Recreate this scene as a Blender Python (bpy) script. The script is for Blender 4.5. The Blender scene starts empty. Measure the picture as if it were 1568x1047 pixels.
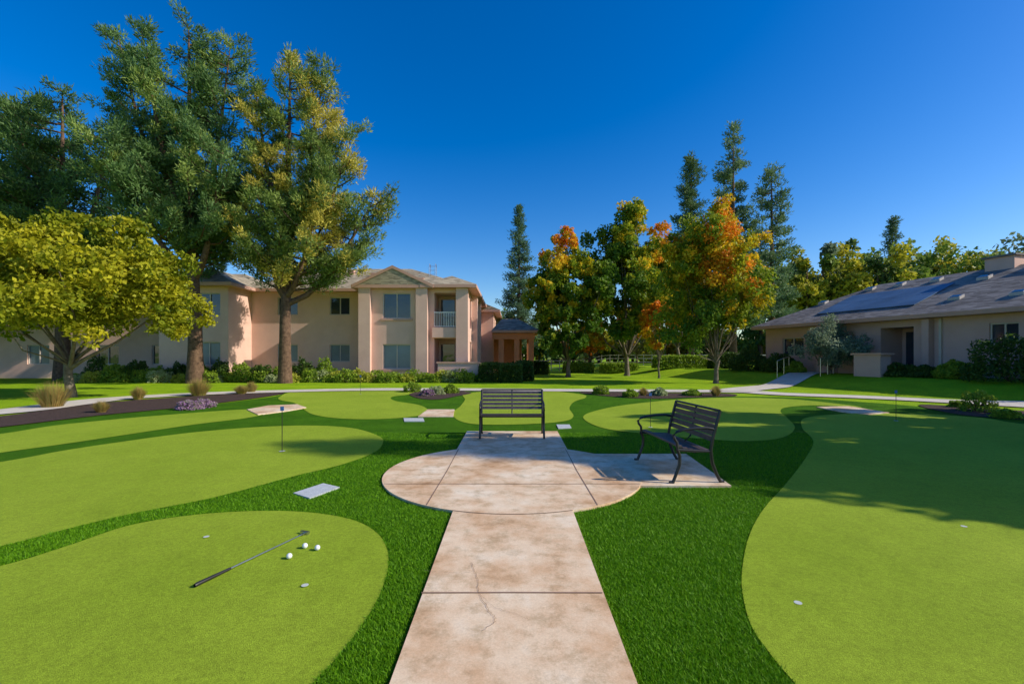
import bpy, bmesh, math, random
import numpy as np
from mathutils import Vector
random.seed(3)
EYE=1.6; FL=700.0
# ---------- survey helper: plan coordinates (metres) of a point on level ground
def G(u,v):
    d=EYE*FL/(v-545.0)
    return ((u-784.0)/FL*d, d)
def h(x,y):
    t=(x-17.7)*(-.962)+(y-30)*(-.272)
    k=min(max((6-t)/4.5,0),1)
    return .6*k*k*(3-2*k)
scene=bpy.context.scene
# ---------- materials
def newmat(name):
    m=bpy.data.materials.new(name); m.use_nodes=True
    nt=m.node_tree; b=nt.nodes['Principled BSDF']
    return m,nt,b
def ramp(nt,fac,stops):
    r=nt.nodes.new('ShaderNodeValToRGB')
    e=r.color_ramp.elements
    while len(e)<len(stops): e.new(.5)
    for i,(p,c) in enumerate(stops):
        e[i].position=p; e[i].color=(c[0],c[1],c[2],1)
    nt.links.new(fac,r.inputs[0]); return r.outputs[0]
def noise(nt,scale,detail=4,rough=.5,coord=None):
    n=nt.nodes.new('ShaderNodeTexNoise'); n.inputs['Scale'].default_value=scale
    n.inputs['Detail'].default_value=detail; n.inputs['Roughness'].default_value=rough
    if coord is None:
        coord=nt.nodes.new('ShaderNodeTexCoord').outputs['Object']
    nt.links.new(coord,n.inputs['Vector']); return n.outputs['Fac']
def mixc(nt,fac,a,b,mode='MIX'):
    m=nt.nodes.new('ShaderNodeMix'); m.data_type='RGBA'; m.blend_type=mode
    for s,v in ((0,fac),(6,a),(7,b)):
        if isinstance(v,(int,float)): m.inputs[s].default_value=v
        elif isinstance(v,tuple): m.inputs[s].default_value=(v[0],v[1],v[2],1)
        else: nt.links.new(v,m.inputs[s])
    return m.outputs[2]
def bump(nt,b,hgt,strength,dist):
    n=nt.nodes.new('ShaderNodeBump'); n.inputs['Strength'].default_value=strength
    n.inputs['Distance'].default_value=dist
    nt.links.new(hgt,n.inputs['Height']); nt.links.new(n.outputs[0],b.inputs['Normal'])
def pmat(name,c1,c2,scale=3,rough=.85,bs=0,bscale=80,bdist=.01,metal=0,spec=.3,fine=None,fine2=None,fine3=None):
    m,nt,b=newmat(name)
    col=ramp(nt,noise(nt,scale,6,.6),[(.3,c1),(.7,c2)])
    for fn in (fine,fine2,fine3):
        if fn:
            f=ramp(nt,noise(nt,fn[0],3,.7),[(.3,(1-fn[1],)*3),(.7,(1+fn[1],)*3)])
            col=mixc(nt,1.0,col,f,'MULTIPLY')
    nt.links.new(col,b.inputs['Base Color'])
    b.inputs['Roughness'].default_value=rough; b.inputs['Metallic'].default_value=metal
    b.inputs['Specular IOR Level'].default_value=spec
    if bs: bump(nt,b,noise(nt,bscale,4,.6),bs,bdist)
    return m
def leafmat(name,trans=.3):
    m=bpy.data.materials.new(name); m.use_nodes=True; nt=m.node_tree; nt.nodes.clear()
    o=nt.nodes.new('ShaderNodeOutputMaterial'); a=nt.nodes.new('ShaderNodeAttribute'); a.attribute_name='Col'
    d=nt.nodes.new('ShaderNodeBsdfPrincipled'); d.inputs['Roughness'].default_value=.55; d.inputs['Specular IOR Level'].default_value=.2
    t=nt.nodes.new('ShaderNodeBsdfTranslucent'); mx=nt.nodes.new('ShaderNodeMixShader'); mx.inputs[0].default_value=trans
    nt.links.new(a.outputs['Color'],d.inputs['Base Color']); nt.links.new(a.outputs['Color'],t.inputs['Color'])
    nt.links.new(d.outputs[0],mx.inputs[1]); nt.links.new(t.outputs[0],mx.inputs[2]); nt.links.new(mx.outputs[0],o.inputs[0])
    return m
LEAF=leafmat('leaf',.42); NEEDLE=leafmat('needle',.3); BLADE=leafmat('turf_blade',.3)
BARK=pmat('bark',(.07,.04,.025),(.20,.12,.075),6,.95,.8,12,.05)
BARKL=pmat('bark_grey',(.10,.075,.055),(.23,.19,.14),6,.95,.6,14,.03)
LAWN=pmat('lawn_grass',(.17,.32,.005),(.32,.46,.010),.6,.95,.6,60,.03,fine=(25,.35),fine2=(3,.1),spec=.1)
FRINGE=pmat('turf_fringe',(.038,.12,.001),(.07,.19,.003),1.1,.95,.9,180,.02,fine=(170,.5),fine2=(9,.14),spec=.1)
GREEN=pmat('putting_turf',(.24,.335,.018),(.315,.405,.030),.45,.9,.8,240,.008,fine=(150,.36),fine2=(34,.15),fine3=(3.5,.07),spec=.12)
MULCH=pmat('bark_mulch',(.035,.02,.014),(.11,.065,.05),18,.95,1,30,.05,fine=(40,.4))
PATHC=pmat('light_concrete',(.54,.48,.40),(.68,.61,.52),2,.85,.2,60,.004,fine=(80,.1))
JOINT=pmat('joint_dark',(.20,.12,.08),(.30,.19,.13),10,.95)
MATW=pmat('tee_mat',(.40,.42,.42),(.55,.57,.57),30,.8,fine=(120,.15))
CAPM=pmat('cap_plastic',(.5,.52,.45),(.6,.62,.55),30,.6)
STUCCO=pmat('stucco',(.67,.43,.34),(.74,.49,.39),1.2,.9,.3,60,.01,fine=(.35,.05),spec=.15)
STUCCO2=pmat('stucco_mauve',(.54,.36,.31),(.60,.41,.355),1.2,.9,.3,60,.01,spec=.15)
TRIM=pmat('trim_paint',(.52,.30,.22),(.56,.33,.25),3,.7)
TERRA=pmat('terracotta_paint',(.66,.25,.12),(.72,.29,.15),3,.8)
WHITE=pmat('white_paint',(.72,.72,.70),(.8,.8,.78),4,.5)
FENCEP=pmat('fence_paint',(.40,.38,.34),(.5,.48,.44),4,.6)
FRAME=pmat('window_frame',(.50,.44,.38),(.56,.50,.44),4,.5)
DARKM=pmat('dark_metal',(.016,.014,.014),(.028,.025,.025),10,.35,spec=.5)
SLAT=pmat('slat_dark',(.06,.042,.045),(.115,.082,.085),14,.42,.3,60,.003,spec=.6)
STEEL=pmat('steel',(.5,.5,.51),(.6,.6,.61),10,.3,metal=1)
BLUE=pmat('flag_blue',(.06,.14,.35),(.08,.17,.40),5,.6)
def roofmat(name,c1,c2):
    m,nt,b=newmat(name)
    tc=nt.nodes.new('ShaderNodeTexCoord').outputs['Object']
    n1=ramp(nt,noise(nt,.5,5,.6,tc),[(.3,c1),(.7,c2)])
    mp=nt.nodes.new('ShaderNodeMapping'); mp.inputs['Scale'].default_value=(2.2,2.2,14); nt.links.new(tc,mp.inputs[0])
    v=nt.nodes.new('ShaderNodeTexVoronoi'); v.inputs['Scale'].default_value=1.2; nt.links.new(mp.outputs[0],v.inputs[0])
    bw=nt.nodes.new('ShaderNodeRGBToBW'); nt.links.new(v.outputs['Color'],bw.inputs[0])
    f=ramp(nt,bw.outputs[0],[(.2,(.65,.65,.65)),(.8,(1.35,1.35,1.35))])
    nt.links.new(mixc(nt,1.0,n1,f,'MULTIPLY'),b.inputs['Base Color']); b.inputs['Roughness'].default_value=.95; b.inputs['Specular IOR Level'].default_value=.15
    bump(nt,b,bw.outputs[0],.4,.03)
    return m
ROOF=roofmat('shingle_tan',(.29,.24,.165),(.38,.32,.23))
ROOF2=roofmat('shingle_grey',(.175,.155,.14),(.25,.225,.20))
def glassmat(name,c,r=.04,sp=1.0):
    m,nt,b=newmat(name); col=ramp(nt,noise(nt,.7,3),[(.35,c),(.7,tuple(k*1.6 for k in c))])
    nt.links.new(col,b.inputs['Base Color']); b.inputs['Roughness'].default_value=r; b.inputs['Specular IOR Level'].default_value=sp
    bump(nt,b,noise(nt,1.2,2),.15,.05); return m
GLASS=glassmat('window_glass',(.02,.03,.045)); BLIND=glassmat('window_screened',(.10,.135,.165),.3)
SOLAR=glassmat('solar_cell',(.06,.105,.17),.5,.25)
def concrete():
    m,nt,b=newmat('stained_concrete')
    tc=nt.nodes.new('ShaderNodeTexCoord').outputs['Object']
    a=ramp(nt,noise(nt,1.3,10,.68,tc),[(.30,(.54,.31,.15)),(.42,(.72,.48,.29)),(.54,(.83,.63,.43)),(.68,(.90,.77,.60))])
    p=ramp(nt,noise(nt,4.5,10,.75,tc),[(.36,(.70,.66,.58)),(.5,(.98,.97,.95)),(.65,(1.04,1.04,1.04))])
    c=mixc(nt,1.0,a,p,'MULTIPLY')
    f=ramp(nt,noise(nt,90,4,.7,tc),[(.3,(.85,.84,.82)),(.7,(1.04,1.04,1.04))])
    c=mixc(nt,1.0,c,f,'MULTIPLY')
    nt.links.new(c,b.inputs['Base Color']); b.inputs['Roughness'].default_value=.75; b.inputs['Specular IOR Level'].default_value=.2
    bump(nt,b,noise(nt,40,8,.75,tc),.35,.006); return m
CONC=concrete()
# ---------- mesh builders
def mesh_from(name,parts,mats,parent=None,smooth=()):
    V=[];L=[];LS=[];MI=[];C=[];nv=0;nl=0;hascol=any(p[3] is not None for p in parts);SM=[]
    for (v,f,mi,col) in parts:
        v=np.asarray(v,dtype=np.float32).reshape(-1,3)
        f=np.asarray(f,dtype=np.int32); m,k=f.shape
        V.append(v); L.append((f+nv).ravel()); LS.append(nl+np.arange(m,dtype=np.int32)*k)
        MI.append(np.full(m,mi,dtype=np.int32)); SM.append(np.full(m,mi in smooth))
        if hascol:
            C.append(col if col is not None else np.ones((len(v),3))*.3)
        nv+=len(v); nl+=m*k
    V=np.concatenate(V);L=np.concatenate(L);LS=np.concatenate(LS);MI=np.concatenate(MI);SM=np.concatenate(SM)
    me=bpy.data.meshes.new(name)
    me.vertices.add(len(V)); me.vertices.foreach_set('co',V.ravel())
    me.loops.add(len(L)); me.loops.foreach_set('vertex_index',L)
    me.polygons.add(len(LS)); me.polygons.foreach_set('loop_start',LS)
    me.polygons.foreach_set('material_index',MI)
    for m in mats: me.materials.append(m)
    me.update(calc_edges=True)
    me.polygons.foreach_set('use_smooth',SM)
    if hascol:
        C=np.concatenate(C); C4=np.ones((len(C),4),dtype=np.float32); C4[:,:3]=C
        a=me.color_attributes.new('Col','FLOAT_COLOR','POINT'); a.data.foreach_set('color',C4.ravel())
    ob=bpy.data.objects.new(name,me); scene.collection.objects.link(ob)
    if parent: ob.parent=parent
    return ob
def empty(name):
    e=bpy.data.objects.new(name,None); e.empty_display_size=.2; scene.collection.objects.link(e); return e
def tube(pts,rad,n=8,mi=0,cap=True):
    pts=[Vector(p) for p in pts]; V=[];F=[]
    for i,p in enumerate(pts):
        a=pts[max(i-1,0)]; b=pts[min(i+1,len(pts)-1)]; d=(b-a).normalized()
        r=Vector((0,0,1)) if abs(d.z)<.9 else Vector((1,0,0))
        u=d.cross(r).normalized(); w=d.cross(u)
        rr=rad[i] if hasattr(rad,'__len__') else rad
        for k in range(n):
            t=2*math.pi*k/n; V.append(p+u*math.cos(t)*rr+w*math.sin(t)*rr)
    for i in range(len(pts)-1):
        for k in range(n):
            F.append((i*n+k,i*n+(k+1)%n,(i+1)*n+(k+1)%n,(i+1)*n+k))
    return (np.array([tuple(v) for v in V]),np.array(F),mi,None)
BF=np.array([(0,1,2,3),(7,6,5,4),(0,4,5,1),(1,5,6,2),(2,6,7,3),(3,7,4,0)])
def box(x0,x1,y0,y1,z0,z1,mi=0,fr=None):
    v=[(x0,y0,z0),(x1,y0,z0),(x1,y1,z0),(x0,y1,z0),(x0,y0,z1),(x1,y0,z1),(x1,y1,z1),(x0,y1,z1)]
    if fr: v=[fr(*p) for p in v]
    return (np.array(v),BF,mi,None)
def quad(pts,mi=0): return (np.array(pts),np.array([range(len(pts))]),mi,None)
def catmull(P,n=8,closed=True):
    out=[];m=len(P)
    for i in range(m if closed else m-1):
        g=(lambda k:P[k%m]) if closed else (lambda k:P[min(max(k,0),m-1)])
        a,b,c,d=[np.array(g(i+j),float) for j in (-1,0,1,2)]
        for k in range(n):
            t=k/n
            out.append(.5*((2*b)+(-a+c)*t+(2*a-5*b+4*c-d)*t*t+(-a+3*b-3*c+d)*t**3))
    if not closed: out.append(np.array(P[-1],float))
    return np.array(out)
def sheet(name,poly,z,mat,parent=None):
    v=np.c_[poly,np.full(len(poly),z)]
    return mesh_from(name,[quad(v)],[mat],parent)
def slab(name,poly,z0,z1,mat,parent=None):
    n=len(poly); a=np.c_[poly,np.full(n,z0)]; b=np.c_[poly,np.full(n,z1)]
    F=np.array([(i,(i+1)%n,n+(i+1)%n,n+i) for i in range(n)])
    return mesh_from(name,[quad(b),(np.r_[a,b],F,0,None)],[mat],parent)
def ribbon(P,w,z,mi=0,drape=False):
    P=np.array(P,float); T=np.gradient(P,axis=0); T/=np.linalg.norm(T,axis=1)[:,None]+1e-9
    N=np.c_[-T[:,1],T[:,0]]; w=np.asarray(w)*np.ones(len(P))
    A=P+N*w[:,None]/2; B=P-N*w[:,None]/2; V=[]
    for q in (A,B):
        for x,y in q: V.append((x,y,z+(h(x,y) if drape else 0)))
    n=len(P); F=np.array([(i,i+1,n+i+1,n+i) for i in range(n-1)])
    return (np.array(V),F,mi,None)
def inpoly(p,poly):
    x,y=p[:,0],p[:,1]; c=np.zeros(len(p),bool); n=len(poly); j=n-1
    for i in range(n):
        xi,yi=poly[i];xj,yj=poly[j]
        if yi!=yj:
            c^=((yi>y)!=(yj>y))&(x<(xj-xi)*(y-yi)/(yj-yi)+xi)
        j=i
    return c
# ---------- ground
def gl(a,b,s): return list(np.arange(a,b,s))
xs=[-900,-500,-250,-120,-80,-60]+gl(-45,40,.5)+[40,45,50,60,80,120,250,500,900]
ys=[-900,-400,-150,-60,-30]+gl(-20,60,.5)+[60,65,70,80,100,150,300,600,1200]
X,Y=np.meshgrid(xs,ys); Z=np.array([[h(x,y) for x in xs] for y in ys])
nx=len(xs); idx=np.arange(len(xs)*len(ys)).reshape(len(ys),nx)
F=np.stack([idx[:-1,:-1],idx[:-1,1:],idx[1:,1:],idx[1:,:-1]],-1).reshape(-1,4)
mesh_from('ground',[(np.stack([X,Y,Z],-1).reshape(-1,3),F,0,None)],[LAWN],smooth=(0,))
fr_px=[(-300,690),(0,655),(150,637),(300,622),(420,607),(450,599),(560,596),(640,599),(700,600),(760,597),(880,597),(920,604),(1000,609),(1080,607),(1200,608),(1300,614),(1400,622),(1480,634),(1568,642),(1900,664)]
fringe=[G(*p) for p in fr_px]
fringe=np.r_[catmull(fringe,6,False),np.array([(14,5),(14,-4),(-14,-4),(-14,5)])]
sheet('turf_fringe',fringe,.005,FRINGE)
greens_px=[
 [(0,868),(100,838),(200,805),(300,789),(400,783),(480,786),(540,797),(575,815),(592,840),(594,870),(580,915),(550,965),(510,1015),(480,1047),(430,1110),(300,1250),(-400,1250),(-900,1100),(-500,960),(-200,910)],
 [(0,708),(100,690),(200,675),(300,662),(400,654),(480,652),(540,656),(580,668),(586,680),(570,695),(520,713),(450,730),(330,762),(200,788),(100,812),(0,838),(-200,880),(-500,860),(-600,800),(-300,750)],
 [(0,694),(100,680),(200,665),(300,650),(380,640),(408,632),(380,627),(250,636),(100,650),(0,665),(-200,690),(-230,710),(-180,722)],
 [(428,608),(450,600),(520,598),(600,598),(636,601),(628,604),(600,608),(605,614),(640,620),(655,628),(640,637),(580,642),(520,641),(480,635),(462,625),(450,617),(430,613)],
 [(712,603),(760,599),(840,599),(890,604),(897,609),(880,615),(872,625),(878,638),(860,646),(800,650),(730,650),(700,643),(694,632),(705,622),(712,612)],
 [(893,640),(910,630),(960,620),(1040,612),(1120,609),(1200,611),(1260,616),(1320,624),(1250,621),(1205,624),(1195,630),(1205,640),(1217,655),(1200,670),(1150,676),(1080,673),(980,664),(920,655)],
 [(1235,640),(1300,634),(1400,634),(1500,640),(1568,650),(1800,672),(2150,740),(2600,1000),(2300,1250),(1500,1250),(1280,1120),(1215,1047),(1180,1005),(1150,960),(1137,910),(1137,870),(1148,820),(1170,780),(1205,740),(1235,700),(1245,675),(1228,655)]]
greens=[catmull([G(*p) for p in g],8) for g in greens_px]
for i,g in enumerate(greens): sheet('putting_green',g,.010+.0008*i,GREEN)
for m in ([(-300,690),(0,655),(150,637),(300,622),(420,606),(425,602),(300,607),(150,618),(0,638),(-300,662)],
          [(628,603),(660,599),(700,599),(722,602),(700,607),(670,612),(640,610)],
          [(890,601),(1000,602),(1110,603),(1125,607),(1060,609),(1000,611),(930,607)],
          [(1410,620),(1568,630),(1900,652),(1900,668),(1568,644),(1460,634)]):
    sheet('mulch_bed',catmull([G(*p) for p in m],6),.022,MULCH)
for m in ([(378,628),(410,622),(455,620),(469,625),(440,630),(395,636)],[(655,628),(696,628),(694,639),(640,639)],[(1250,624),(1300,623),(1362,633),(1330,636),(1285,631)]):
    slab('stone_pad',[G(*p) for p in m],0,.03,CONC)
for m in ([(449,757),(474,765),(520,748),(495,742)],[(618,641),(619,646),(650,646),(648,641)],[(852,651),(855,657),(875,656),(872,651)]):
    slab('tee_mat',[G(*p) for p in m],0,.022,MATW)
pp=catmull([G(*p) for p in [(-500,672),(-300,655),(0,632),(100,620),(180,611),(300,604),(420,600),(560,597),(700,597),(850,598),(1000,599),(1130,600),(1200,604),(1350,610),(1568,622),(1900,640),(2500,680)]],12,False)
mesh_from('perimeter_path',[ribbon(pp,1.5,.034,0,True)],[PATHC])
bp=catmull([G(1120,600),(11.2,21.8),(14.0,24.0),(17.0,26.5),(18.4,28)],14,False)
mesh_from('branch_path',[ribbon(bp,1.6,.045,0,True)],[PATHC])
# plaza + front path
plz=empty('concrete_plaza'); cx,cy,R=0.0,6.25,1.71
ang=np.linspace(0,2*math.pi,97)[:-1]
circ=np.c_[cx+R*np.cos(ang),cy+R*np.sin(ang)]
slab('circle_slab',circ,0,.034,CONC,plz)
slab('rear_pad',[(-.93,7.5),(.93,7.5),(.95,9.57),(-.94,9.57)],0,.031,CONC,plz)
slab('side_pad',[(1.2,5.54),(2.66,5.54),(2.80,7.35),(1.2,7.35)],0,.031,CONC,plz)
slab('walkway',[(-.56,-4),(.56,-4),(.62,4.75),(-.60,4.75)],0,.031,CONC,plz)
J=[]
zj=.037
for xx in (-.9,.9):
    yy=math.sqrt(R*R-xx*xx); J.append(ribbon([(xx,cy-yy+.01),(xx*.985,cy),(xx,cy+yy-.01)],.012,zj))
for yy in (5.6,):
    xx=math.sqrt(R*R-(yy-cy)**2); J.append(ribbon([(-xx+.01,yy),(0,yy),(xx-.01,yy)],.012,zj+.001))
for yy in (3.03,1.2,-.8): J.append(ribbon([(-.6,yy),(0,yy+.004),(.6,yy)],.014,.0345))
a2=np.linspace(-2.2,-.94,30); J.append(ribbon(np.c_[(R+.004)*np.cos(a2),cy+(R+.004)*np.sin(a2)][6:-6],.012,.0355))
def crack(px,w=.003):
    P=catmull([G(*p) for p in px],6,False); rs=np.random.RandomState(len(px)*7)
    P+=rs.normal(0,.004,P.shape); return ribbon(P,w*(.4+.9*rs.rand(len(P))),.036)
J+= [crack([(722,868),(730,890),(733,905),(735,918),(748,940),(758,955),(752,965),(737,975)],.003),crack([(735,918),(760,938),(790,948),(812,958)],.0016),
     crack([(650,880),(700,884),(724,882)],.0015),crack([(700,800),(745,815),(770,812),(830,823)],.0015)]
mesh_from('joints',J,[JOINT],plz)
# ---------- fringe blades near the camera
rs=np.random.RandomState(5)
N=900000
d=1.9*np.exp(rs.rand(N)*math.log(9.5/1.9)); x=(rs.rand(N)*2-1)*d*1.2
keep=np.abs(x)<6.5; P=np.c_[x,d][keep]
m=inpoly(P,fringe)
for g in greens: m&=~inpoly(P,g)
m&=~((P[:,0]**2+(P[:,1]-cy)**2)<R*R)
m&=~((np.abs(P[:,0])<.61)&(P[:,1]<4.8)); m&=~((np.abs(P[:,0])<.95)&(P[:,1]>7.5)&(P[:,1]<9.58)); m&=~((P[:,0]>1.2)&(P[:,0]<2.78)&(P[:,1]>5.53)&(P[:,1]<7.36))
m&=~inpoly(P,np.array([G(*p) for p in [(449,757),(474,765),(520,748),(495,742)]]))
P=P[m]; P=P[:330000]; n=len(P)
hh=.012+.014*rs.rand(n); w=.0016+.0022*rs.rand(n)*(.5+P[:,1]/5); az=rs.rand(n)*6.283; lean=rs.normal(0,.6,(n,2))*hh[:,None]
V=np.zeros((n,3,3)); dx=np.cos(az)*w; dy=np.sin(az)*w
V[:,0,0]=P[:,0]-dx;V[:,0,1]=P[:,1]-dy;V[:,1,0]=P[:,0]+dx;V[:,1,1]=P[:,1]+dy;V[:,:2,2]=.004
V[:,2,0]=P[:,0]+lean[:,0];V[:,2,1]=P[:,1]+lean[:,1];V[:,2,2]=.004+hh
mixf=rs.rand(n)[:,None]; col=np.array([.07,.22,.002])*(1-mixf)+np.array([.20,.42,.008])*mixf
mesh_from('turf_blades',[(V.reshape(-1,3),np.arange(3*n).reshape(-1,3),0,np.repeat(col,3,0))],[BLADE])
# ---------- foliage
def unit(a): return a/(np.linalg.norm(a,axis=-1,keepdims=True)+1e-9)
def leafquads(C,size,rs,col,asp=.6,flat=0):
    n=len(C); a=rs.normal(size=(n,3)); a/=np.linalg.norm(a,axis=1)[:,None]
    b=rs.normal(size=(n,3)); b[:,2]*=(1-flat); b-=a*np.sum(a*b,1)[:,None]; b/=np.linalg.norm(b,axis=1)[:,None]+1e-9
    s=size*(.6+.8*rs.rand(n))[:,None]
    V=np.stack([C-a*s,C-b*s*asp,C+a*s,C+b*s*asp],1).reshape(-1,3)
    return V,np.arange(4*n).reshape(-1,4),np.repeat(col,4,0)
GRN=np.array([.09,.18,.015]); YEL=np.array([.72,.52,.02]); ORG=np.array([.80,.27,.02]); YG=np.array([.32,.38,.02])
def autumn(p):
    p=np.clip(p,0,1)[:,None]
    a=GRN+(YG-GRN)*np.clip(p/.32,0,1); a=a+(YEL-a)*np.clip((p-.32)/.25,0,1); return a+(ORG-a)*np.clip((p-.60)/.28,0,1)
def broadleaf(name,x,y,H,rx,cz0,ncl,nleaf,size,aut,seed,trunk_r=.16,fork=None,pal=None,flatz=.8,clr=.27,ry=None,offx=0,lobes=None,taper=.28,nlimb=34):
    rs=np.random.RandomState(seed); z0=h(x,y); ry=ry or rx
    cz=(H+cz0)/2; rz=(H-cz0)/2
    D=unit(rs.normal(size=(ncl,3)))
    rad=.30+.58*rs.rand(ncl)**.6
    ph=rs.rand(6)*6.28
    rad*=1+.20*np.sin(D[:,0]*3.1+ph[0])*np.sin(D[:,2]*3.3+ph[1])+.14*np.sin(D[:,1]*4+ph[2]+D[:,2]*2)
    rel=D*rad[:,None]
    wid=1.06-taper*np.clip(rel[:,2],-1,1)
    C=np.c_[x+offx+rel[:,0]*rx*wid,y+rel[:,1]*ry*wid,z0+cz+rel[:,2]*rz]
    cr=clr*rx*(.55+.75*rs.rand(ncl))
    if lobes:
        for (lx,ly,lz,lr,ln) in lobes:
            q=unit(rs.normal(size=(ln,3)))*(rs.rand(ln)[:,None]**.5)*lr
            C=np.r_[C,np.c_[x+lx+q[:,0],y+ly+q[:,1],z0+lz+q[:,2]]]; cr=np.r_[cr,clr*rx*(.5+.5*rs.rand(ln))]
        ncl=len(C)
    fork=fork or cz0*.75
    parts=[tube([(x,y,z0-.1),(x+.02,y,z0+.25),(x+rs.normal()*.06,y,z0+fork*.6),(x+rs.normal()*.08,y,z0+fork)],[trunk_r*1.5,trunk_r*1.05,trunk_r*.9,trunk_r*.85],9)]
    nl=min(ncl,nlimb)
    for j,i in enumerate(rs.permutation(ncl)[:nl]):
        c=C[i]; b=np.array([x,y,z0+fork*(.85+.15*rs.rand())]); mid=b*.5+c*.5+np.array([0,0,-.10*rz])+rs.normal(0,.15,3)
        r=trunk_r*(.55 if j<5 else .26)
        parts.append(tube([b,b*.75+mid*.25+np.array([0,0,.05]),mid,c],[r,r*.85,r*.55,r*.2],5))
    ns=9; sc=np.repeat(np.arange(ncl),ns)
    sd=unit(rs.normal(size=(ncl*ns,3))+np.array([0,0,.15])); 
    SC=C[sc]+sd*(cr[sc]*(.55+.65*rs.rand(ncl*ns)))[:,None]*np.array([1,1,flatz]); sr=cr[sc]*(.26+.26*rs.rand(ncl*ns))
    si=rs.choice(len(SC),nleaf,p=sr**2/np.sum(sr**2)); ci=sc[si]
    Q=SC[si]+unit(rs.normal(size=(nleaf,3)))*(sr[si]*(rs.rand(nleaf)**.45)*1.15)[:,None]
    relx=(Q[:,0]-x)/rx; relz=(Q[:,2]-z0-cz)/rz
    if pal is None:
        p=aut[0]+aut[1]*relx+aut[2]*relz+rs.normal(0,aut[3],ncl)[ci]+rs.normal(0,.13,len(SC))[si]+rs.normal(0,.09,nleaf)
        col=autumn(p)
    else:
        t=np.clip(.5+rs.normal(0,.2,ncl)[ci]+rs.normal(0,.18,len(SC))[si]+rs.normal(0,.12,nleaf),0,1)[:,None]; col=np.array(pal[0])*(1-t)+np.array(pal[1])*t
    col=col*(.8+.4*rs.rand(nleaf))[:,None]
    V,F,c=leafquads(Q,size,rs,col)
    parts.append((V,F,1,c))
    return mesh_from(name,parts,[BARKL,LEAF],smooth=(0,))
def conifer(name,x,y,leaders,trunk_r,fz,palette,seed,bd=4,tuft=.5,nn=60,wid=.04,sp=.55,rise=.25,power=.7,third=.45):
    rs=np.random.RandomState(seed); z0=h(x,y); parts=[]; TC=[]; TD=[]
    for li,(dx,dy,zs,zt,L0,L1) in enumerate(leaders):
        def pos(z,dx=dx,dy=dy,zs=zs,zt=zt):
            t=max((z-zs)/(zt-zs),0); return np.array([x+dx*t**.6,y+dy*t**.6,z0+z])
        zz=np.linspace(0 if li==0 else zs,zt,12)
        rr=[(trunk_r if li==0 else trunk_r*.5)*(1-.93*k/11) for k in range(12)]
        if li==0: rr[0]*=1.2
        parts.append(tube([pos(z)-np.array([0,0,.1 if z==0 else 0]) for z in zz],rr,9 if li==0 else 6))
        zb=max(fz,zs)
        nb=int((zt-zb)*bd)
        for i in range(nb):
            t=(i+rs.rand())/nb; z=zb+(zt-zb)*t; p=pos(z); az=rs.rand()*6.283
            L=(L1+(L0-L1)*(1-t)**power)*(.5+.65*rs.rand())
            e=p+np.array([math.cos(az)*L,math.sin(az)*L,rise*L*(.5+rs.rand())])
            mid=(p+e)/2-np.array([0,0,.12*L])
            if L>.8: parts.append(tube([p,mid,e],[.035+.012*L,.03+.004*L,.012],4))
            k=max(2,int(L/sp*1.6))
            dr=unit(e-mid+np.array([0,0,.3*L]))
            for j in range(k):
                s=.35+.7*(j+rs.rand())/k; q=p*(1-s)**2+2*mid*s*(1-s)+e*s*s
                q=q+rs.normal(0,.085*L*(.3+s*.6),3)*np.array([1,1,.5]); TC.append(q); TD.append(dr)
        TC.append(pos(zt)); TD.append(np.array([0,0,1.]))
    TC=np.array(TC); TD=np.array(TD); nt=len(TC); ti=np.repeat(np.arange(nt),nn); n=len(ti)
    tr=tuft*(.55+.75*rs.rand(nt))
    off=unit(rs.normal(size=(n,3)))*(rs.rand(n)[:,None]**.5)
    along=np.sum(off*TD[ti],1)[:,None]*TD[ti]
    off=off+along*.45; off[:,2]*=.75
    A=TC[ti]+off*tr[ti][:,None]*.70
    d=unit(off*1.0+rs.normal(size=(n,3))*.45+TD[ti]*.5+np.array([0,0,.15]))
    B=A+d*(tr[ti]*(.28+.16*rs.rand(n)))[:,None]
    pr=rs.normal(size=(n,3)); pr-=d*np.sum(pr*d,1)[:,None]; pr/=np.linalg.norm(pr,axis=1)[:,None]
    w=wid*(.7+.6*rs.rand(n))[:,None]
    V=np.stack([A-pr*w,A+pr*w,B],1).reshape(-1,3)
    t=np.clip(rs.rand(nt)[ti]*.55+rs.rand(n)*.45,0,1)[:,None]
    col=np.array(palette[0])*(1-t)+np.array(palette[1])*t
    if len(palette)>2:
        k=(np.sin(TC[:,0]*1.3+seed)*np.sin(TC[:,2]*.9)+rs.normal(0,.4,nt)>third)[ti][:,None]
        col=np.where(k,col*.35+np.array(palette[2])*.65,col)
    parts.append((V,np.arange(3*n).reshape(-1,3),1,np.repeat(col,3,0)))
    return mesh_from(name,parts,[BARK,NEEDLE],smooth=(0,))
# left foreground tree
broadleaf('shade_tree',-17.2,17.8,6.5,3.9,2.35,72,66000,.085,None,14,.16,fork=1.3,pal=((.14,.20,.010),(.50,.46,.02)),clr=.21,taper=.10,nlimb=16,
  lobes=[(-2.3,0,5.9,.8,5),(-.3,-.3,6.5,.7,5),(2.0,.2,6.3,.7,5),(3.4,.3,4.6,.8,5),(4.2,0,3.1,.6,5),(-3.8,.3,4.6,.8,5)])
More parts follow.
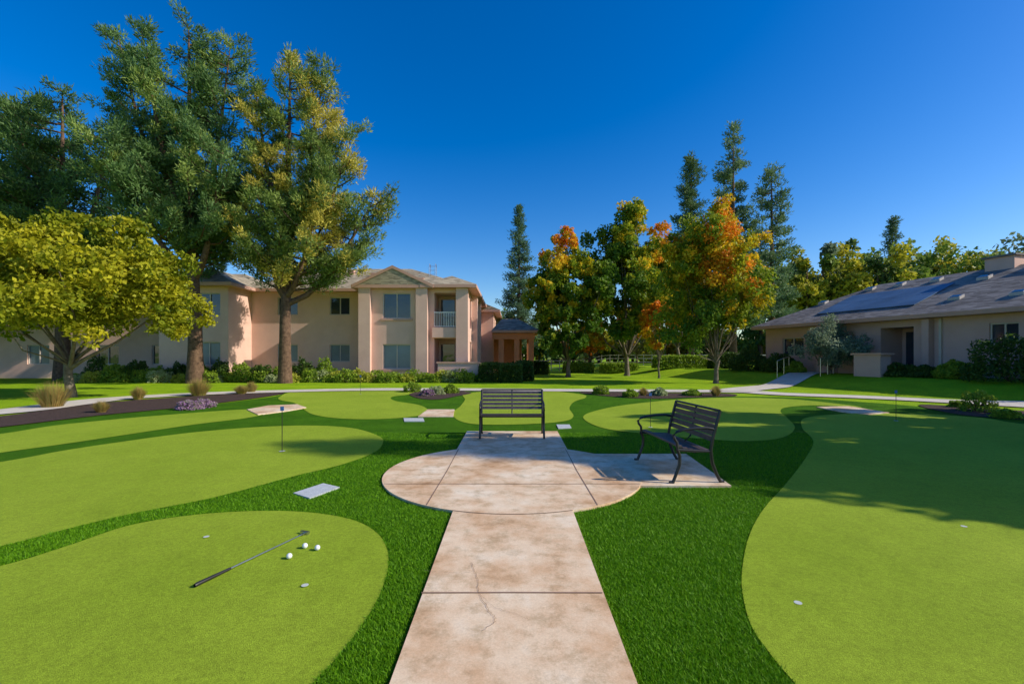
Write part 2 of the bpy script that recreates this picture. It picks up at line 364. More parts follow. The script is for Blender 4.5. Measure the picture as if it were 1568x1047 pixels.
# pines
conifer('pine_tree',-18.7,27,[(-.4,0,4,21.0,3.8,.8),(-5.0,.5,8,20.9,2.6,.7),(-2.4,-1,8,20.3,2.8,.7),(1.7,.6,9,20.4,2.9,.7),(2.8,-1.8,6.2,13.0,3.2,1.4),(-3.5,-2,6.5,13.5,3.0,1.4),(-4.5,1,7,15,3,1.2)],.42,6.6,((.05,.115,.04),(.20,.32,.09),(.36,.44,.09)),21,bd=3.8,tuft=.62,nn=82,wid=.036,sp=.50,rise=.5,third=.6)
conifer('pine_tree',-13.4,27,[(.3,0,4,19.3,3.7,.7),(2.2,.3,8,19.0,2.8,.6),(4.2,-.6,6,14.6,2.9,.9),(-1.6,-.3,9,17.4,2.3,.7),(2.6,-1.6,5.0,10.5,3.2,1.8),(5.2,.4,4.6,11.2,2.4,1.2),(-1.0,-1,5,11,2.8,1.4)],.36,5.3,((.08,.15,.035),(.30,.38,.08),(.72,.56,.09)),22,bd=3.8,tuft=.60,nn=82,wid=.036,sp=.50,rise=.5,third=.35)
conifer('cedar_tree',-29.5,30,[(0,0,3,19.0,6.0,.8),(-3,0,6,18.0,4.0,.8),(3.6,-.5,6,16.5,3.6,.8)],.45,3.5,((.045,.10,.03),(.13,.22,.05)),23,bd=4.5,tuft=.75,nn=50,wid=.045,sp=.6)
conifer('cedar_tree',-36,34,[(0,0,3,20.5,6.0,.8)],.45,3.5,((.045,.10,.03),(.13,.22,.05)),24,bd=7,tuft=.85,nn=50,wid=.055,sp=.6)
conifer('redwood_tree',.75,50,[(0,0,2,18.0,2.9,.12)],.35,3,((.07,.15,.08),(.17,.27,.13)),25,bd=15,tuft=.5,nn=34,wid=.05,rise=-.12,power=.9)
conifer('redwood_tree',19.6,50,[(0,0,2,22.8,3.0,.35)],.4,4,((.06,.12,.055),(.18,.27,.09)),26,bd=10,tuft=.65,nn=38,wid=.06,rise=.05,power=.7)
conifer('pine_tree',24.2,50,[(0,0,2,26.2,3.9,.3)],.4,4,((.08,.15,.08),(.23,.33,.14)),27,bd=4.4,tuft=.75,nn=44,wid=.065,rise=.2,power=.75)
conifer('pine_tree',28.4,50,[(0,0,2,21.5,2.8,.6)],.4,4,((.08,.15,.08),(.23,.33,.14)),28,bd=4.7,tuft=.75,nn=44,wid=.065,rise=.2,power=.5)
conifer('redwood_tree',58.3,70,[(0,0,2,22,2.8,.2)],.4,4,((.07,.13,.07),(.16,.24,.10)),29,bd=7,tuft=.8,nn=36,wid=.08,rise=0,power=.8)
# maples
broadleaf('maple_tree',4.3,35,11.5,3.1,1.7,66,42000,.12,(.14,-.12,.40,.20),31,.17,clr=.27)
broadleaf('maple_tree',9.3,37,13.6,3.6,2.0,76,46000,.125,(.12,.40,.16,.18),32,.2,clr=.26,lobes=[(.6,0,13.2,.7,4),(2.6,0,9.5,.9,5)])
broadleaf('maple_tree',11.9,26.7,10.2,2.9,1.8,72,56000,.09,(.36,-.02,.26,.18),33,.13,clr=.28,lobes=[(.4,0,10.0,.5,4),(2.7,0,5.6,.7,5),(-2.3,0,7.6,.6,5)])
broadleaf('maple_tree',15.2,42,11.5,3.2,2.4,50,20000,.14,(.35,.1,.25,.2),34,.16)
broadleaf('maple_tree',12.6,46,6.4,2.6,1.6,36,10000,.13,(.70,.0,.1,.15),35,.1)
broadleaf('maple_tree',8.0,47,5.4,2.4,1.2,36,10000,.13,(.52,.0,.1,.25),36,.1)
broadleaf('maple_tree',10.6,33,5.8,1.5,1.8,24,9000,.09,(.74,.0,.1,.15),37,.07)
# trees standing to the right of the court
broadleaf('shade_tree',16.3,5.2,10.0,3.0,2.4,90,46000,.14,None,41,.18,pal=((.10,.15,.012),(.25,.26,.02)),clr=.27)
broadleaf('shade_tree',20.0,8.7,9.6,2.9,2.8,56,24000,.13,None,42,.18,pal=((.10,.15,.012),(.25,.26,.02)),clr=.26)
conifer('redwood_tree',20.6,3.95,[(0,0,2,15.1,1.6,.3)],.2,4,((.06,.12,.05),(.14,.22,.08)),43,bd=11,tuft=.5,nn=56,wid=.04,rise=.1,power=.6)
# distant belt of trees
def treebelt(name,items,seed,size,pals,per=2600):
    rs=np.random.RandomState(seed); parts=[]
    for (x,y,H,Rr,pi) in items:
        z0=h(x,y); ncl=18; D=rs.normal(size=(ncl,3)); D/=np.linalg.norm(D,axis=1)[:,None]; D*=(.3+.6*rs.rand(ncl))[:,None]
        C=np.c_[x+D[:,0]*Rr,y+D[:,1]*Rr,z0+H*.56+D[:,2]*H*.42]
        ci=rs.randint(0,ncl,per); d=rs.normal(size=(per,3)); d/=np.linalg.norm(d,axis=1)[:,None]
        cr=Rr*.34*(.6+.7*rs.rand(ncl)); Q=C[ci]+d*(cr[ci]*(.4+.7*rs.rand(per)))[:,None]
        t=np.clip(.5+rs.normal(0,.25,ncl)[ci]+rs.normal(0,.2,per),0,1)[:,None]
        a,b=pals[pi]; col=np.array(a)*(1-t)+np.array(b)*t
        V,F,c=leafquads(Q,size,rs,col); parts.append((V,F,1,c))
        parts.append(tube([(x,y,z0-.1),(x,y,z0+H*.3),(x,y,z0+H*.75)],[.25,.2,.06],5))
    return mesh_from(name,parts,[BARK,LEAF])
pals=[((.12,.19,.03),(.24,.32,.05)),((.30,.32,.03),(.58,.50,.04)),((.07,.14,.04),(.17,.24,.06)),((.50,.30,.03),(.60,.44,.03)),((.14,.19,.11),(.25,.31,.17))]
it=[]
rb=np.random.RandomState(77)
for k in range(54):
    px=1150+k*11+rb.rand()*14; Yd=54+rb.rand()*12; topy=374+rb.normal()*7+max(0,(1300-px))*.08
    it.append(((px-784)/700*Yd,Yd,(1.2+(545-topy)/700*Yd)*1.02,2.6+rb.rand()*1.4,rb.choice([0,0,1,1,2,4])))
it+= [((1545-784)/700*52,52,1.4+(545-325)/700*52,4.0,4),((1215-784)/700*60,60,1.6+(545-370)/700*60,2.4,4)]
treebelt('distant_trees',it,5,.27,pals,2000)
it=[]
for k in range(36):
    px=800+k*13; Yd=62+rb.rand()*20; it.append(((px-784)/700*Yd,Yd,3.2+rb.rand()*2.6,2.8+rb.rand()*1.5,rb.choice([0,0,1,2,3])))
for k in range(34):
    Yd=70+rb.rand()*20; it.append((-100+k*3.1,Yd,7+rb.rand()*4,4+rb.rand()*2,rb.choice([0,2])))
for k in range(14):
    it.append((-62+rb.rand()*22,22+k*3+rb.rand()*2,7+rb.rand()*4,3.5,rb.choice([0,2])))
treebelt('distant_trees',it,6,.38,pals,900)
# shrubs
def shrub(name,x,y,rx,ry,H,n,size,pal,seed,boxy=False,z=None):
    rs=np.random.RandomState(seed); z0=h(x,y) if z is None else z
    d=rs.normal(size=(n,3)); d[:,2]=np.abs(d[:,2]); 
    if boxy:
        d/=np.max(np.abs(d),axis=1)[:,None]*.85+.15*np.linalg.norm(d,axis=1)[:,None]
    else: d/=np.linalg.norm(d,axis=1)[:,None]
    lump=1+(.03 if boxy else .16)*np.sin(d[:,0]*7+seed)*np.sin(d[:,1]*6+seed*2)*1.0+.1*np.sin(d[:,2]*9+seed)*(0 if boxy else 1)
    r=(.6+.42*rs.rand(n)**.5)*lump
    Q=np.c_[x+d[:,0]*rx*r,y+d[:,1]*ry*r,z0+.02+d[:,2]*H*r*.95]
    t=rs.rand(n)[:,None]; col=np.array(pal[0])*(1-t)+np.array(pal[1])*t
    V,F,c=leafquads(Q,size,rs,col)
    parts=[(V,F,1,c)]
    for k in range(5):
        a=k*1.256; parts.append(tube([(x,y,z0-.05),(x+math.cos(a)*rx*.3,y+math.sin(a)*ry*.3,z0+H*.35),(x+math.cos(a)*rx*.6,y+math.sin(a)*ry*.6,z0+H*.7)],[.03,.02,.008],4))
    return mesh_from(name,parts,[BARK,LEAF])
def tuftgrass(name,x,y,r,H,n,pal,seed,w=.008):
    rs=np.random.RandomState(seed); a=rs.rand(n)*6.283; rr=rs.rand(n)*r*.35; o=r*(.2+.8*rs.rand(n)); z0=h(x,y)+.01
    B=np.c_[x+np.cos(a)*rr,y+np.sin(a)*rr,np.full(n,z0)]; T=np.c_[x+np.cos(a)*o,y+np.sin(a)*o,z0+H*(1-.35*(o/r)**2)*(.7+.4*rs.rand(n))]
    pr=np.c_[-np.sin(a),np.cos(a),np.zeros(n)]*w
    V=np.stack([B-pr,B+pr,T],1).reshape(-1,3); t=rs.rand(n)[:,None]; col=np.array(pal[0])*(1-t)+np.array(pal[1])*t
    return mesh_from(name,[(V,np.arange(3*n).reshape(-1,3),0,np.repeat(col,3,0))],[LEAF])
PG=((.15,.25,.02),(.34,.46,.04)); PD=((.045,.095,.015),(.10,.17,.03)); PY=((.34,.38,.04),(.56,.56,.07)); PT=((.46,.28,.09),(.32,.32,.08)); PW=((.32,.38,.16),(.46,.52,.26))
rr=np.random.RandomState(9)
for k in range(44):
    px=110+k*14.5+rr.rand()*6
    Yd=27.2+rr.rand()*1.2
    shrub('shrub',(px-784)/700*Yd,Yd,.5+.3*rr.rand(),.5,.45+.4*rr.rand(),1100,.055,[PG,PG,PY,PW,PG][rr.randint(5)],k)
for k in range(12):
    Yd=28.6; shrub('shrub',-26+k*1.3,Yd-.2*rr.rand(),.7,.6,1.0+.6*rr.rand(),1500,.07,[PD,PG][k%2],50+k)
for (px,Yd,r,H) in ((752,28.2,.75,1.25),(782,28.0,.72,1.2),(803,29.5,.6,1.35)):
    shrub('box_hedge',(px-784)/700*Yd,Yd,r,.6,H,6000,.05,PD,int(px),True)
for (x0,y0,L,H,p) in ((1.6,40,3.2,1.2,PD),(14.2,38,5.0,1.1,PG),(17,36,3,1.3,PD),(6.4,44,3,1.0,PG),(9.6,41,3.4,.9,PG)):
    shrub('clipped_hedge',x0,y0,L/2,.6,H,6000,.08,p,int(x0*10),True)
for (u,v,r,H,kind) in ((80,624,.7,.85,'t'),(212,612,.35,.5,'t'),(305,606,.65,.75,'t'),(155,632,.28,.35,'t'),(370,603,.45,.4,'t'),(385,601,.35,.5,'t'),(1497,630,.42,.62,'g'),(1540,640,.3,.2,'g'),(1465,624,.2,.2,'g'),(920,604,.35,.4,'g'),(1096,607,.3,.45,'t'),(965,608,.3,.3,'g'),(1060,606,.35,.25,'g'),(632,600,.4,.45,'g'),(668,604,.35,.35,'w'),(690,602,.35,.35,'g'),(1010,606,.3,.3,'w'),(985,606,.25,.35,'t'),(655,606,.3,.25,'p')):
    x,y=G(u,v); pal={'t':PT,'g':PG,'w':PW,'p':((.45,.2,.45),(.16,.22,.05))}[kind]
    if kind=='t': tuftgrass('ornamental_grass',x,y,r,H,900,pal,int(u),.009)
    else: shrub('shrub',x,y,r,r,H,1400,.035,pal,int(u))
for (u,v,r) in ((290,627,.38),(312,624,.34)):
    x,y=G(u,v); shrub('purple_flowers',x,y,r,r*.8,.26,1600,.028,((.62,.32,.62),(.18,.24,.06)),int(u))
# right side planting
e=np.array([.272,-.962]); nn_=np.array([-.962,-.272]); A0=np.array([17.7,30.0])
def RH(s,t,z): 
    p=A0+e*s+nn_*t; return (p[0],p[1],z)
x,y,_=RH(4.2,1.0,0); broadleaf('olive_tree',x,y,2.9,1.5,.5,44,15000,.05,None,61,.05,pal=((.16,.22,.13),(.32,.38,.24)),clr=.36)
for (s,t,r,H,p) in ((12.0,1.3,1.5,1.75,PD),(14.8,1.6,1.6,1.9,PD),(10.0,.9,.8,.7,PG),(7.6,1.0,.9,.6,PD),(1.0,1.2,1.2,1.2,PD),(-1.5,1.2,1.3,1.5,PD),(2.4,1.5,.6,.6,PG),(8.8,.9,.7,.5,PD)):
    x,y,_=RH(s,t,0); shrub('garden_shrub',x,y,r*.9,r,H,5000,.06,p,int(s*10+50))
# ---------- houses
def wall(W,GL,FR,fr,u0,u1,z0,z1,ops,mi=0,gm=None):
    us=sorted({u0,u1}|{o[0] for o in ops}|{o[1] for o in ops}); zs=sorted({z0,z1}|{o[2] for o in ops}|{o[3] for o in ops})
    for a,b in zip(us,us[1:]):
        for c,d in zip(zs,zs[1:]):
            mu,mz=(a+b)/2,(c+d)/2
            if any(o[0]<mu<o[1] and o[2]<mz<o[3] for o in ops): continue
            W.append(quad([fr(a,0,c),fr(b,0,c),fr(b,0,d),fr(a,0,d)],mi))
    for o in ops:
        a,b,c,d=o[:4]; dep=o[5] if len(o)>5 else .16; kind=o[4]
        for q in ([(a,c),(b,c)],[(b,c),(b,d)],[(b,d),(a,d)],[(a,d),(a,c)]):
            (p1,q1),(p2,q2)=q
            W.append(quad([fr(p1,0,q1),fr(p2,0,q2),fr(p2,-dep,q2),fr(p1,-dep,q1)],mi))
        if kind=='open':
            W.append(quad([fr(a,-dep,c),fr(b,-dep,c),fr(b,-dep,d),fr(a,-dep,d)],mi)); continue
        GL.append(quad([fr(a,-dep+.01,c),fr(b,-dep+.01,c),fr(b,-dep+.01,d),fr(a,-dep+.01,d)],1 if kind=='blind' else 0))
        w=.06; f=lambda a_,b_,c_,d_,n1=-.07: FR.append(box(a_,b_,-dep+.02,n1,c_,d_,0,fr))
        f(a,a+w,c,d); f(b-w,b,c,d); f(a+w,b-w,c,c+w); f(a+w,b-w,d-w,d)
        m=(a+b)/2; f(m-w/2,m+w/2,c+w,d-w,-.09)
def hip(R,mp,a0,a1,b0,b1,z0,zr,ia,ib,mi=0,th=.2,gm=None):
    bm=(b0+b1)/2; P=lambda a,b,z:mp(a,b,z)
    r0=P(a0+ia,bm,zr); r1=P(a1-ib,bm,zr)
    c=[P(a0,b0,z0),P(a1,b0,z0),P(a1,b1,z0),P(a0,b1,z0)]
    R.append(quad([c[0],c[1],r1,r0],mi)); R.append(quad([c[2],c[3],r0,r1],mi))
    R.append(quad([c[3],c[0],r0],mi if ia>0 else 1)); R.append(quad([c[1],c[2],r1],mi if ib>0 else 1))
    lo=[P(a0,b0,z0-th),P(a1,b0,z0-th),P(a1,b1,z0-th),P(a0,b1,z0-th)]
    for i in range(4):
        j=(i+1)%4; R.append(quad([c[i],c[j],lo[j],lo[i]],2))
    R.append(quad(lo,2))
hs=empty('two_storey_house'); W=[];GL=[];FR=[];R=[];T=[];RL=[];LD=[]
def front(Yf): return lambda u,n,z:(u,Yf-n,z)
def side(Xf): return lambda u,n,z:(Xf+n,u,z)
def sideL(Xf): return lambda u,n,z:(Xf-n,u,z)
wall(W,GL,FR,front(33),-44,-22,0,6,[(-40,-38.4,4.2,5.6,'g'),(-35,-33.4,4.2,5.6,'g'),(-30,-28.4,4.2,5.6,'g'),(-26,-24.4,4.2,5.6,'g'),(-40,-38.4,1,2.4,'blind'),(-35,-33.4,1,2.4,'blind'),(-30,-28.4,1,2.4,'g'),(-26,-24.4,1,2.4,'g')])
wall(W,GL,FR,front(29),-22.4,-18,0,6,[(-19.9,-18.5,4.15,5.6,'g'),(-20.0,-18.5,1.0,2.5,'blind')])
wall(W,GL,FR,side(-18),29,31.6,0,6,[]); wall(W,GL,FR,sideL(-22.4),29,33,0,6,[])
wall(W,GL,FR,front(31.6),-18,-9.87,0,6.02,[(-12.6,-11.2,4.44,5.66,'g'),(-12.6,-11.2,1.2,2.4,'blind'),(-16.2,-14.8,4.44,5.66,'g'),(-16.2,-14.8,1.2,2.4,'blind')])
wall(W,GL,FR,front(29.8),-9.87,-5.49,0,6.02,[(-8.42,-6.6,4.05,5.7,'g'),(-8.42,-6.6,.75,2.37,'blind')])
wall(W,GL,FR,sideL(-9.87),29.8,31.6,0,6.02,[])
W.append(quad([(-10.0,29.795,6.0),(-5.36,29.795,6.0),(-7.68,29.795,7.15)],0))
for a,b in ((-9.9,-9.15),(-6.2,-5.46)): W.append(box(a,b,29.45,29.797,0,6.0,0))
T.append(box(-9.14,-6.21,29.70,29.797,6.0,6.1,0)); T.append(box(-8.55,-6.47,29.72,29.797,3.9,4.03,0)); T.append(box(-8.55,-6.47,29.74,29.797,.6,.73,0))
for s in (-1,1):
    p0=(-7.68+s*2.62,29.36,5.98); p1=(-7.68,29.36,7.22)
    T.append((np.array([p0,p1,(p1[0],29.36,p1[2]+.2),(p0[0],29.36,p0[2]+.2),(p0[0],29.30,p0[2]),(p1[0],29.30,p1[2]),(p1[0],29.30,p1[2]+.2),(p0[0],29.30,p0[2]+.2)]),BF,0,None))
wall(W,GL,FR,front(30.0),-5.49,-2.95,0,6.0,[(-5.1,-3.7,3.5,5.75,'open',1.9),(-5.1,-3.7,.15,2.75,'open',1.9)])
wall(W,GL,FR,side(-5.49),29.45,30.0,0,6.0,[])
W.append(box(-3.62,-2.85,29.55,29.997,0,6.0,0)); W.append(box(-5.2,-3.64,29.70,29.99,2.8,3.45,0))
wall(W,GL,FR,side(-2.95),30,42,0,6.0,[(32.0,33.2,3.55,5.6,'open',1.2),(32,33.2,.2,2.6,'open',1.2),(35,36.2,4.1,5.5,'g'),(35,36.2,.9,2.4,'g'),(38.6,39.8,4.1,5.5,'g'),(38.6,39.8,.9,2.4,'g')])
W.append(box(-2.95,-2.55,33.6,34.3,0,6.0,0)); W.append(box(-2.95,-2.55,37.0,37.7,0,6.0,0))
GL.append(quad([(-4.95,31.88,3.55),(-4.0,31.88,3.55),(-4.0,31.88,5.5),(-4.95,31.88,5.5)],0)); GL.append(quad([(-4.95,31.88,.2),(-4.0,31.88,.2),(-4.0,31.88,2.4),(-4.95,31.88,2.4)],0))
for k in range(13): xx=-5.08+k*.114; RL.append(box(xx,xx+.025,29.86,29.885,3.5,4.42))
RL.append(box(-5.1,-3.64,29.85,29.90,4.42,4.48)); RL.append(box(-5.1,-3.64,29.855,29.89,3.52,3.56))
W.append(box(-4.6,-2.1,28.3,28.5,0,1.15,0)); W.append(box(-2.3,-2.1,28.5,31,0,1.15,0)); T.append(box(-4.68,-2.02,28.24,28.56,1.152,1.24))
wall(W,GL,FR,front(42),-2.95,-1.7,0,5.6,[]); wall(W,GL,FR,side(-1.7),42,56,0,5.6,[(43.5,44.8,3.9,5.1,'g'),(47,48.2,3.9,5.1,'g'),(43.5,44.8,.9,2.3,'g'),(51,52.2,3.9,5.1,'g')])
W.append(quad([(-44,44,0),(-3,44,0),(-3,44,6),(-44,44,6)])); W.append(quad([(-44,33,0),(-44,44,0),(-44,44,6),(-44,33,6)]))
W.append(quad([(-10,56,0),(-1.7,56,0),(-1.7,56,5.6),(-10,56,5.6)]))
mx=lambda a,b,z:(a,b,z); my=lambda a,b,z:(b,a,z)
hip(R,mx,-19.2,-2.3,31.0,42.6,6.2,8.6,5.0,5.8)
hip(R,my,29.35,36,-10.35,-5.02,6.18,7.38,0.001,.001)
hip(R,my,29.33,36,-5.9,-2.28,6.21,7.05,1.8,.001)
hip(R,my,28.3,36,-23.0,-17.4,6.19,7.5,2.8,.001)
hip(R,mx,-44.6,-17,32.4,44.6,6.17,8.5,5.5,5.5)
hip(R,my,41.4,56.6,-9,-1.1,5.8,7.4,.001,4)
for (x,y,z) in ((-10.6,34.2,7.6),(-12.4,34.8,7.9),(-6.8,33.4,7.1)): T.append(box(x,x+.35,y,y+.35,z-.3,z+.22))
for xx in (-6.2,-5.75):
    LD.append(tube([(xx,34.2,7.2),(xx,34.2,8.25),(xx,34.35,8.5),(xx,34.7,8.5),(xx,34.85,8.25),(xx,34.85,7.4)],.022,6))
for z in (7.7,8.0,8.3): LD.append(tube([(-6.2,34.2,z),(-5.75,34.2,z)],.015,5))
for (x,y) in ((-.9,38.3),(1.6,38.3),(1.6,42.7),(.4,38.3)): W.append(box(x-.22,x+.22,y-.22,y+.22,0,3.3,1))
W.append(box(-1.65,1.9,38.0,38.28,3.0,3.5,1)); W.append(box(1.6,1.88,38.29,43,3.0,3.5,1)); W.append(box(-1.69,.9,42.9,43.1,0,3.2,1))
hip(R,mx,-1.69,2.3,37.6,43.6,3.72,4.9,.8,1.8)
for (nm,parts,mats) in (('walls',W,[STUCCO,TERRA]),('window_glass',GL,[GLASS,BLIND]),('window_frames',FR,[FRAME]),('roof',R,[ROOF,STUCCO,TRIM]),('trim',T,[TRIM]),('balcony_railing',RL,[WHITE]),('roof_ladder',LD,[STEEL])):
    mesh_from(nm,parts,mats,hs)
# right single-storey house
rh=empty('single_storey_house'); W=[];GL=[];FR=[];R=[];T=[];S=[]
fr=lambda u,n,z: RH(u,n-.7,z)
wall(W,GL,FR,fr,-2,26,.3,3.45,[(-.6,1.0,1.6,2.8,'g'),(5.7,7.3,.62,3.1,'open',1.6),(10.3,11.3,2.1,3.05,'g'),(12.6,14.2,1.5,3.0,'g'),(17,19,1.5,3,'g')])
def rq(s0,t0,s1,t1): W.append(quad([RH(s0,t0,.3),RH(s1,t1,.3),RH(s1,t1,3.45),RH(s0,t0,3.45)]))
rq(-2,-.7,-2,-12); rq(26,-.7,26,-12); rq(-2,-12,26,-12)
W.append(box(2.5,3.3,-.7,.05,.3,3.4,0,RH)); W.append(box(7.9,8.2,-.7,-.3,.3,3.4,0,RH))
T.append(box(8.45,8.55,-.69,-.58,.5,3.4,0,RH))
GL.append(quad([RH(5.9,-2.28,.7),RH(7.1,-2.28,.7),RH(7.1,-2.28,2.9),RH(5.9,-2.28,2.9)]))
ZR=6.3
hip(R,RH,-2.6,26.6,-12.6,0,3.65,ZR,4.2,6)
sl=(ZR-3.65)/6.3
def onroof(s,t,hh): return RH(s,t,3.65+(-t)*sl+hh)
def rbox(L,s0,s1,t0,t1,h0,h1,mi=0):
    L.append((np.array([onroof(a,b,c) for c in (h0,h1) for a,b in ((s0,t0),(s1,t0),(s1,t1),(s0,t1))]),BF,mi,None))
for i in range(5):
    for j in range(2):
        s0=1.4+i*1.11; t0=-1.3-j*1.52; rbox(S,s0,s0+1.1,t0,t0-1.5,.03,.08)
for (s,t) in ((8.2,-1.6),(10.6,-1.4),(11.3,-3.9),(7.8,-4.4),(13.2,-1.7),(1.5,-5.2),(3.2,-5.3),(5.2,-5.2),(-.3,-3.4)):
    rbox(T,s,s+.5,t,t-.35,.0,.14); rbox(GL,s+.05,s+.45,t-.05,t-.3,.141,.155)
for (s,t) in ((7.4,-6.3),(9.8,-6.9)): T.append(box(s,s+1.2,t-.6,t+.5,5.8,6.75,1,RH)); R.append(box(s-.1,s+1.3,t-.7,t+.6,6.753,6.85,0,RH))
for (nm,parts,mats) in (('walls',W,[STUCCO2]),('window_glass',GL,[GLASS,BLIND]),('window_frames',FR,[FRAME]),('roof',R,[ROOF2,STUCCO2,TRIM]),('roof_vents',T,[FRAME,STUCCO]),('solar_panels',S,[SOLAR])):
    mesh_from(nm,parts,mats,rh)
gw=empty('garden_wall'); mesh_from('wall_body',[box(6.3,7.6,1.3,2.0,.2,1.65,0,RH)],[STUCCO2],gw); mesh_from('wall_cap',[box(6.2,7.7,1.2,2.1,1.652,1.75,0,RH)],[TRIM],gw)
def handrail(P,H=.95):
    parts=[]; top=[(x,y,h(x,y)+H) for x,y in P]; parts.append(tube([(P[0][0],P[0][1],h(*P[0])+H-.25)]+top,.022,6))
    for x,y in P: parts.append(tube([(x,y,h(x,y)),(x,y,h(x,y)+H)],.022,6))
    return mesh_from('handrail',parts,[STEEL],smooth=(0,))
handrail([(16.6,24.6),(17.4,25.2),(18.2,25.9)]); handrail([(15.2,26.2),(16.0,26.9),(16.6,27.4)])
fp=[]
for k in range(29):
    x=2.4+k*.9; y=49; z=h(x,y); fp.append(box(x-.04,x+.04,y-.04,y+.04,z,z+1.2))
    if k<28:
        z2=h(x+.9,y)
        for q in (.3,.7,1.05): fp.append((np.array([(x+.04,y-.02,z+q),(x+.86,y-.02,z2+q),(x+.86,y+.02,z2+q),(x+.04,y+.02,z+q),(x+.04,y-.02,z+q+.09),(x+.86,y-.02,z2+q+.09),(x+.86,y+.02,z2+q+.09),(x+.04,y+.02,z+q+.09)]),BF,0,None))
mesh_from('rail_fence',fp,[FENCEP])
# ---------- benches
def bench(px,py,rot,Wd=1.25):
    b=empty('park_bench'); c,s=math.cos(rot),math.sin(rot); z0=.034
    def f(x,y,z): return (px+c*x-s*y,py+s*x+c*y,z0+z)
    seat=[];back=[];legs=[];arms=[]
    hw=Wd/2
    for i in range(6):
        y=.03+i*.072; z=.425-.010*i+(.012 if i==0 else 0)-.006*math.sin(i/5*math.pi)*2
        seat.append(box(-hw+.03,hw-.03,y,y+.056,z,z+.022,0,f))
    for i in range(5):
        z=.50+i*.075; y=.455+(z-.44)*.25
        hh=.056 
        seat_v=[(-hw+.03,y,z),(hw-.03,y,z),(hw-.03,y+.022,z),(-hw+.03,y+.022,z)]
        v=[f(*p) for p in seat_v]+[f(p[0],p[1]+hh*.25,p[2]+hh) for p in seat_v]
        back.append((np.array(v),BF,0,None))
    back.append(tube([f(-hw+.02,.565,.885),f(hw-.02,.565,.885)],.016,8,1))
    for x in (-hw+.015,hw-.015):
        bar=lambda P,r=.019:legs.append(tube([f(x,*p) for p in P],r,8))
        bar([(.575,.0),(.52,.10),(.465,.24),(.445,.40),(.475,.56),(.53,.76),(.565,.885)],.021)
        bar([(-.04,.0),(.0,.10),(.045,.22),(.05,.33),(.02,.41)],.021)
        bar([(.0,.412),(.2,.395),(.445,.385)],.017)
        bar([(-.04,.008),(-.085,.008)],.016); bar([(.575,.008),(.615,.008)],.016)
        arms.append(tube([f(x,*p) for p in [(.50,.655),(.40,.675),(.25,.672),(.10,.655),(.01,.63),(-.03,.59),(-.02,.545),(.015,.50),(.02,.42)]],.018,8))
    legs.append(tube([f(-hw+.02,.25,.375),f(hw-.02,.25,.375)],.014,6))
    back.append(tube([f(0,.40,.39),f(0,.485,.47),f(0,.535,.70),f(0,.57,.875)],.013,6,1))
    mesh_from('seat',seat,[SLAT],b); mesh_from('backrest',back,[SLAT,DARKM],b,smooth=(1,)); mesh_from('legs',legs,[DARKM],b,smooth=(0,)); mesh_from('armrests',arms,[DARKM],b,smooth=(0,))
bench(0,8.72,0)
bench(1.98,6.28,math.radians(-86),1.3)
# ---------- golf bits
def flag(u,v,H):
    x,y=G(u,v); g=empty('golf_flag')
    mesh_from('pole',[tube([(x,y,.0),(x,y,H)],.006,6)],[DARKM],g)
    mesh_from('pennant',[box(x-.03,x+.03,y-.004,y+.004,H-.01,H+.06)],[BLUE],g)
    t=np.linspace(0,6.283,17)[:-1]; mesh_from('cup_rim',[quad(np.c_[x+.05*np.cos(t),y+.05*np.sin(t),np.full(16,.019)])],[CAPM],g)
for a in ((432,692,.70),(996,655,.72),(1372,645,.70),(552,604,.74)): flag(*a)
for (u,v) in ((316,824),(467,899),(1222,926),(1476,808)):
    x,y=G(u,v); t=np.linspace(0,6.283,21)[:-1]; r=.024
    mesh_from('hole_cap',[quad(np.c_[x+r*np.cos(t),y+r*np.sin(t),np.full(20,.0172)])],[CAPM])
for (u,v) in ((443,857),(467,841),(486,844)):
    x,y=G(u,v); bm=bmesh.new(); bmesh.ops.create_icosphere(bm,subdivisions=4,radius=.0215)
    me=bpy.data.meshes.new('golf_ball'); bm.to_mesh(me); bm.free(); me.polygons.foreach_set('use_smooth',[True]*len(me.polygons))
    o=bpy.data.objects.new('golf_ball',me); o.location=(x,y,.011+.0215); me.materials.append(WHITE); scene.collection.objects.link(o)
pt=empty('golf_putter'); a=np.array(G(298,902)); b=np.array(G(466,820)); dd=(b-a); L=np.linalg.norm(dd); dd/=L
q=lambda t,z:(a[0]+dd[0]*t,a[1]+dd[1]*t,z)
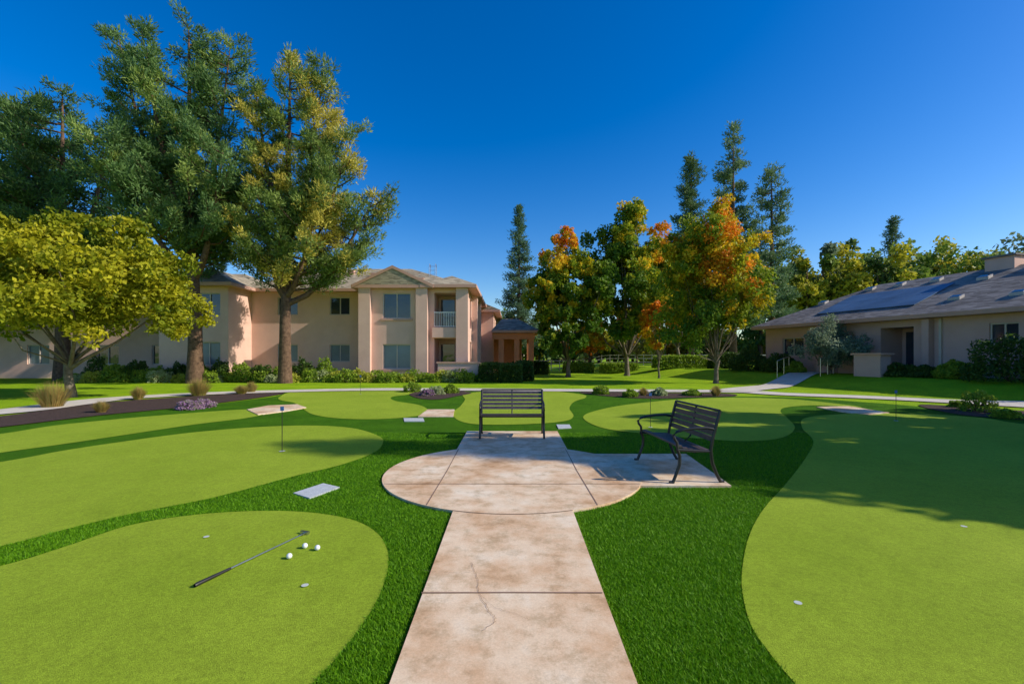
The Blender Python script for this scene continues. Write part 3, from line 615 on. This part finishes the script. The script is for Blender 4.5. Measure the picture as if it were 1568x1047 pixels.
mesh_from('grip',[tube([q(0,.027),q(.02,.028),q(.27,.026)],[.012,.0145,.010],10)],[DARKM],pt,smooth=(0,))
mesh_from('shaft',[tube([q(.27,.026),q(L,.022)],[.0065,.005],8)],[STEEL],pt,smooth=(0,))
pn=np.array([-dd[1],dd[0]])
def hq(x,y,z): p=b+dd*x+pn*y; return (p[0],p[1],z)
mesh_from('head',[box(0,.028,-.035,.05,.013,.036,0,hq),box(-.03,-.001,-.012,.012,.015,.03,0,hq),box(.0285,.045,-.02,.04,.013,.026,0,hq)],[STEEL],pt)
# ---------- sun, sky, camera
elev=math.radians(32); az=math.radians(100)   # azimuth clockwise from +Y
S=Vector((math.sin(az)*math.cos(elev),math.cos(az)*math.cos(elev),math.sin(elev)))
sun=bpy.data.lights.new('sun','SUN'); sun.energy=5.0; sun.angle=math.radians(.5); sun.color=(1,.93,.80)
so=bpy.data.objects.new('sun',sun); so.rotation_euler=S.to_track_quat('Z','Y').to_euler(); so.location=(20,-5,20); scene.collection.objects.link(so)
w=bpy.data.worlds.new('World'); scene.world=w; w.use_nodes=True; nt=w.node_tree
sk=nt.nodes.new('ShaderNodeTexSky'); sk.sky_type='NISHITA'; sk.sun_disc=False; sk.sun_elevation=elev; sk.sun_rotation=az
sk.altitude=0; sk.air_density=1.0; sk.dust_density=.6; sk.ozone_density=2.6
hsv=nt.nodes.new('ShaderNodeHueSaturation'); hsv.inputs['Saturation'].default_value=1.5; hsv.inputs['Value'].default_value=1.12; hsv.inputs['Hue'].default_value=.512
nt.links.new(sk.outputs[0],hsv.inputs['Color']); bg=nt.nodes['Background']; nt.links.new(hsv.outputs[0],bg.inputs['Color']); bg.inputs['Strength'].default_value=.15
cam=bpy.data.cameras.new('camera'); cam.sensor_width=36; cam.lens=FL/1568*36; cam.shift_y=21.5/1568; cam.clip_end=3000; cam.clip_start=.05
co=bpy.data.objects.new('camera',cam); co.location=(0,0,EYE); co.rotation_euler=(math.radians(90),0,0); scene.collection.objects.link(co); scene.camera=co
scene.view_settings.view_transform='Standard'; scene.view_settings.look='None'; scene.view_settings.exposure=0
